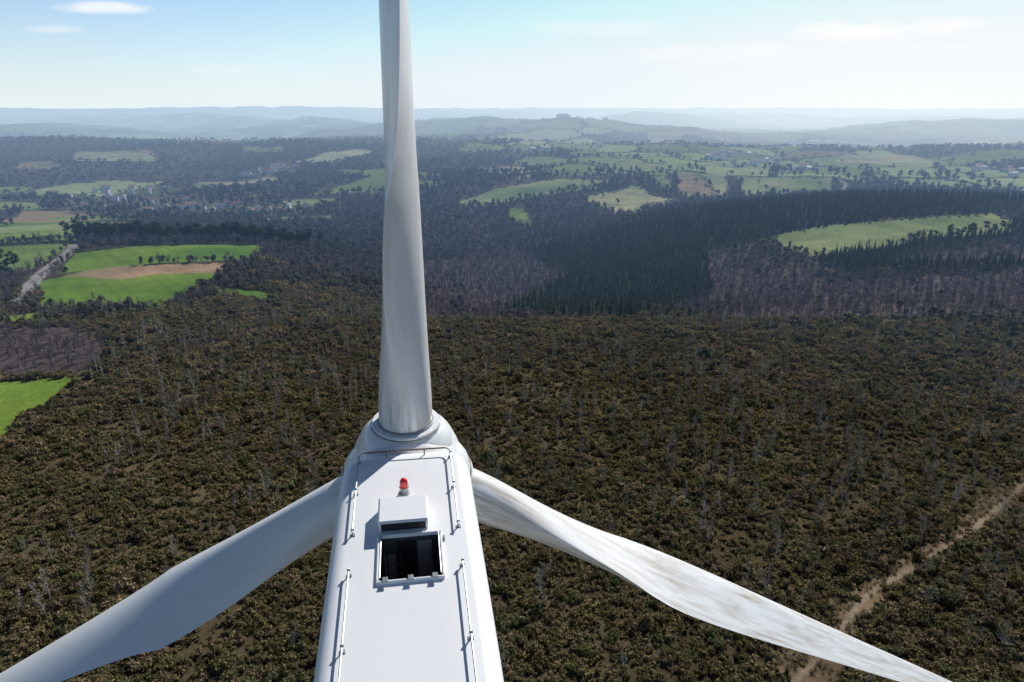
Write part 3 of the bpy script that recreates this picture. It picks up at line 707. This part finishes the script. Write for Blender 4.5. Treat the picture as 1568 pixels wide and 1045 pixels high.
def blade(name,ang,mat):
    a=math.radians(ang+ROT);sp=Vector((math.sin(a),0,math.cos(a)));cw=Vector((math.cos(a),0,-math.sin(a)));yy=Vector((0,1,0))
    vs=[];K=64;o=Vector((0,YR,ZC))
    for r,c,t,w,b in zip(BR_,CH_,TH_,WB_,BT_):
        b=math.radians(b);te=-yy*math.cos(b)-cw*math.sin(b);nn=cw*math.cos(b)-yy*math.sin(b)
        p0=.5*(1-w)+.34*w
        for k in range(K):
            th=2*math.pi*k/K;cc=.5*(1-math.cos(th));s=1 if th<=math.pi else -1
            yt=5*(.2969*math.sqrt(cc)-.126*cc-.3516*cc**2+.2843*cc**3-.1036*cc**4)
            cam_=.035*c*math.sin(math.pi*cc)*w
            ya=s*yt*t*(1.0 if s>0 else .85)+cam_;yc=.5*math.sin(th)*t
            h=yc*(1-w)+ya*w
            vs.append(o+sp*r+te*((cc-p0)*c)+nn*h)
    fs=[]
    for i in range(len(BR_)-1):
        for k in range(K): k2=(k+1)%K;fs.append((i*K+k,i*K+k2,(i+1)*K+k2,(i+1)*K+k))
    fs.append(tuple((len(BR_)-1)*K+k for k in range(K)))
    me=bpy.data.meshes.new(name);me.from_pydata([v[:] for v in vs],[],fs);me.materials.append(mat)
    uv=me.uv_layers.new(name="UVMap")
    for p in me.polygons:
        wrap=any(me.loops[l].vertex_index%K==K-1 for l in p.loop_indices)
        for li in p.loop_indices:
            vi=me.loops[li].vertex_index;k=vi%K;i_=vi//K
            kk=K if(k==0 and wrap) else k
            uv.data[li].uv=(kk/K*2,BR_[i_])
    bm=bmesh.new();bm.from_mesh(me);bmesh.ops.recalc_face_normals(bm,faces=bm.faces);bm.to_mesh(me);bm.free()
    me.polygons.foreach_set("use_smooth",[True]*len(me.polygons));me.set_sharp_from_angle(angle=math.radians(50))
    return part(name,me,None,False)
blade("blade_1",0,mat_gel("blade_gelcoat",.35,1.0));blade("blade_2",120,mat_gel("blade_gelcoat_weathered",1.15,1.0));blade("blade_3",240,mat_gel("blade_gelcoat_clean",.15,.3))
# tower
mb=MB();ht=tt.z+.15
mb.lathe([(2.0,-.5),(2.0,.3),(1.92,.32),(1.75,ht*.33),(1.77,ht*.33),(1.77,ht*.33+.15),(1.75,ht*.33+.16),(1.5,ht*.66),(1.52,ht*.66),(1.52,ht*.66+.15),(1.5,ht*.66+.16),(1.2,ht)],(0,0,0),n=48)
mb.box((0,-1.98,1.6),(.9,.12,2.1),1,None,.02);mb.lathe([(3.6,-.5),(3.6,.12),(3.4,.16),(1.9,.16)],(0,0,0),n=48,mi=2)
part("tower",mb.build("tower",[m_nac,m_grey,mat_plain("concrete_foundation",(.34,.33,.31),.9)],35),Matrix.Translation((tt.x,tt.y,0)),False)

# ---------------------------------------------------------------- CAMERA / LIGHT / SKY
cam=bpy.data.cameras.new("camera");cam.lens=24;cam.sensor_width=36;cam.clip_end=200000;cam.clip_start=.1
c=bpy.data.objects.new("camera",cam);LINK(c);c.location=(0,0,H);c.rotation_euler=(math.radians(90-18.9),0,0);scene.camera=c
l=bpy.data.lights.new("sun",'SUN');l.energy=5.0;l.angle=math.radians(.5);l.color=(1,.97,.92);lo=bpy.data.objects.new("sun",l);LINK(lo);lo.rotation_euler=(-SUNV).to_track_quat('-Z','Y').to_euler();lo.location=(60,60,160)
w=bpy.data.worlds.new("World");scene.world=w;w.use_nodes=True;nt=w.node_tree;nt.nodes.clear()
sk=nt.nodes.new("ShaderNodeTexSky");sk.sky_type='NISHITA';sk.sun_disc=False;sk.sun_elevation=SUN_EL;sk.sun_rotation=SUN_AZ;sk.altitude=300;sk.dust_density=.3;sk.ozone_density=2.0;sk.air_density=1.
tc=nt.nodes.new('ShaderNodeTexCoord');sx=nt.nodes.new('ShaderNodeSeparateXYZ');nt.links.new(tc.outputs['Generated'],sx.inputs[0])
zz=M(nt,'MAXIMUM',sx.outputs[2],0.);yy_=M(nt,'MAXIMUM',sx.outputs[1],.02)
sc=N(nt,'ShaderNodeVectorMath',operation='MULTIPLY');nt.links.new(sk.outputs[0],sc.inputs[0]);sc.inputs[1].default_value=(.096,.111,.130)
mn=N(nt,'ShaderNodeVectorMath',operation='MINIMUM');nt.links.new(sc.outputs[0],mn.inputs[0]);mn.inputs[1].default_value=(.85,.9,.95)
zr=N(nt,'ShaderNodeMapRange',interpolation_type='SMOOTHSTEP');nt.links.new(zz,zr.inputs[0]);zr.inputs[1].default_value=.14;zr.inputs[2].default_value=.45;zr.inputs[3].default_value=1.;zr.inputs[4].default_value=.34
sc2=N(nt,'ShaderNodeVectorMath',operation='SCALE');nt.links.new(mn.outputs[0],sc2.inputs[0]);nt.links.new(zr.outputs[0],sc2.inputs['Scale'])
sd=N(nt,'ShaderNodeVectorMath',operation='DOT_PRODUCT');nt.links.new(tc.outputs['Generated'],sd.inputs[0]);sd.inputs[1].default_value=(math.sin(SUN_AZ),math.cos(SUN_AZ),0)
glow=M(nt,'POWER',M(nt,'MAXIMUM',sd.outputs['Value'],0.),14.)
wid=M(nt,'ADD',.066,M(nt,'MULTIPLY',glow,.045))
hzf=M(nt,'MULTIPLY',M(nt,'EXPONENT',M(nt,'MULTIPLY',M(nt,'DIVIDE',zz,wid),-1.)),.96)
skc=MIXC(nt,hzf,sc2.outputs[0],MIXC(nt,glow,(.82,.91,.97),(.98,1.0,1.0)))
# clouds, only low in the part of the sky ahead
up=M(nt,'MULTIPLY',M(nt,'LESS_THAN',sx.outputs[2],.16),M(nt,'GREATER_THAN',sx.outputs[1],.2))
cx=M(nt,'DIVIDE',sx.outputs[0],yy_);cz=M(nt,'DIVIDE',sx.outputs[2],yy_)
mp2=nt.nodes.new('ShaderNodeMapping');mp2.inputs['Scale'].default_value=(1,1,3);nt.links.new(tc.outputs['Generated'],mp2.inputs[0])
cn2=N(nt,'ShaderNodeTexNoise',i_Scale=14.,i_Detail=7.,i_Roughness=.6);nt.links.new(mp2.outputs[0],cn2.inputs['Vector'])
nd=M(nt,'MULTIPLY',M(nt,'SUBTRACT',cn2.outputs[0],.5),3.6)
tot=None
for a,b,w_,h_,s_ in((-.546,.124,.075,.009,.75),(-.62,.099,.05,.006,.35),(.456,.096,.095,.016,1.),(.585,.103,.06,.013,1.),(.30,.068,.12,.016,.5),(-.37,.05,.09,.008,.25),(.62,.075,.09,.01,.5),(.12,.10,.12,.012,.3)):
    dx=M(nt,'DIVIDE',M(nt,'SUBTRACT',cx,a),w_);dz=M(nt,'DIVIDE',M(nt,'SUBTRACT',cz,b),h_)
    q_=M(nt,'SUBTRACT',M(nt,'ADD',1.,nd),M(nt,'ADD',M(nt,'MULTIPLY',dx,dx),M(nt,'MULTIPLY',dz,dz)))
    q_=M(nt,'MULTIPLY',M(nt,'MULTIPLY',q_,.9,clamp=True),s_)
    tot=q_ if tot is None else M(nt,'ADD',tot,q_,clamp=True)
skc=MIXC(nt,M(nt,'MULTIPLY',tot,up),skc,(1.0,1.0,1.0))
bg=nt.nodes.new('ShaderNodeBackground');nt.links.new(skc,bg.inputs[0]);bg.inputs[1].default_value=1.
wo=nt.nodes.new('ShaderNodeOutputWorld');nt.links.new(bg.outputs[0],wo.inputs[0])
scene.view_settings.view_transform='Standard'
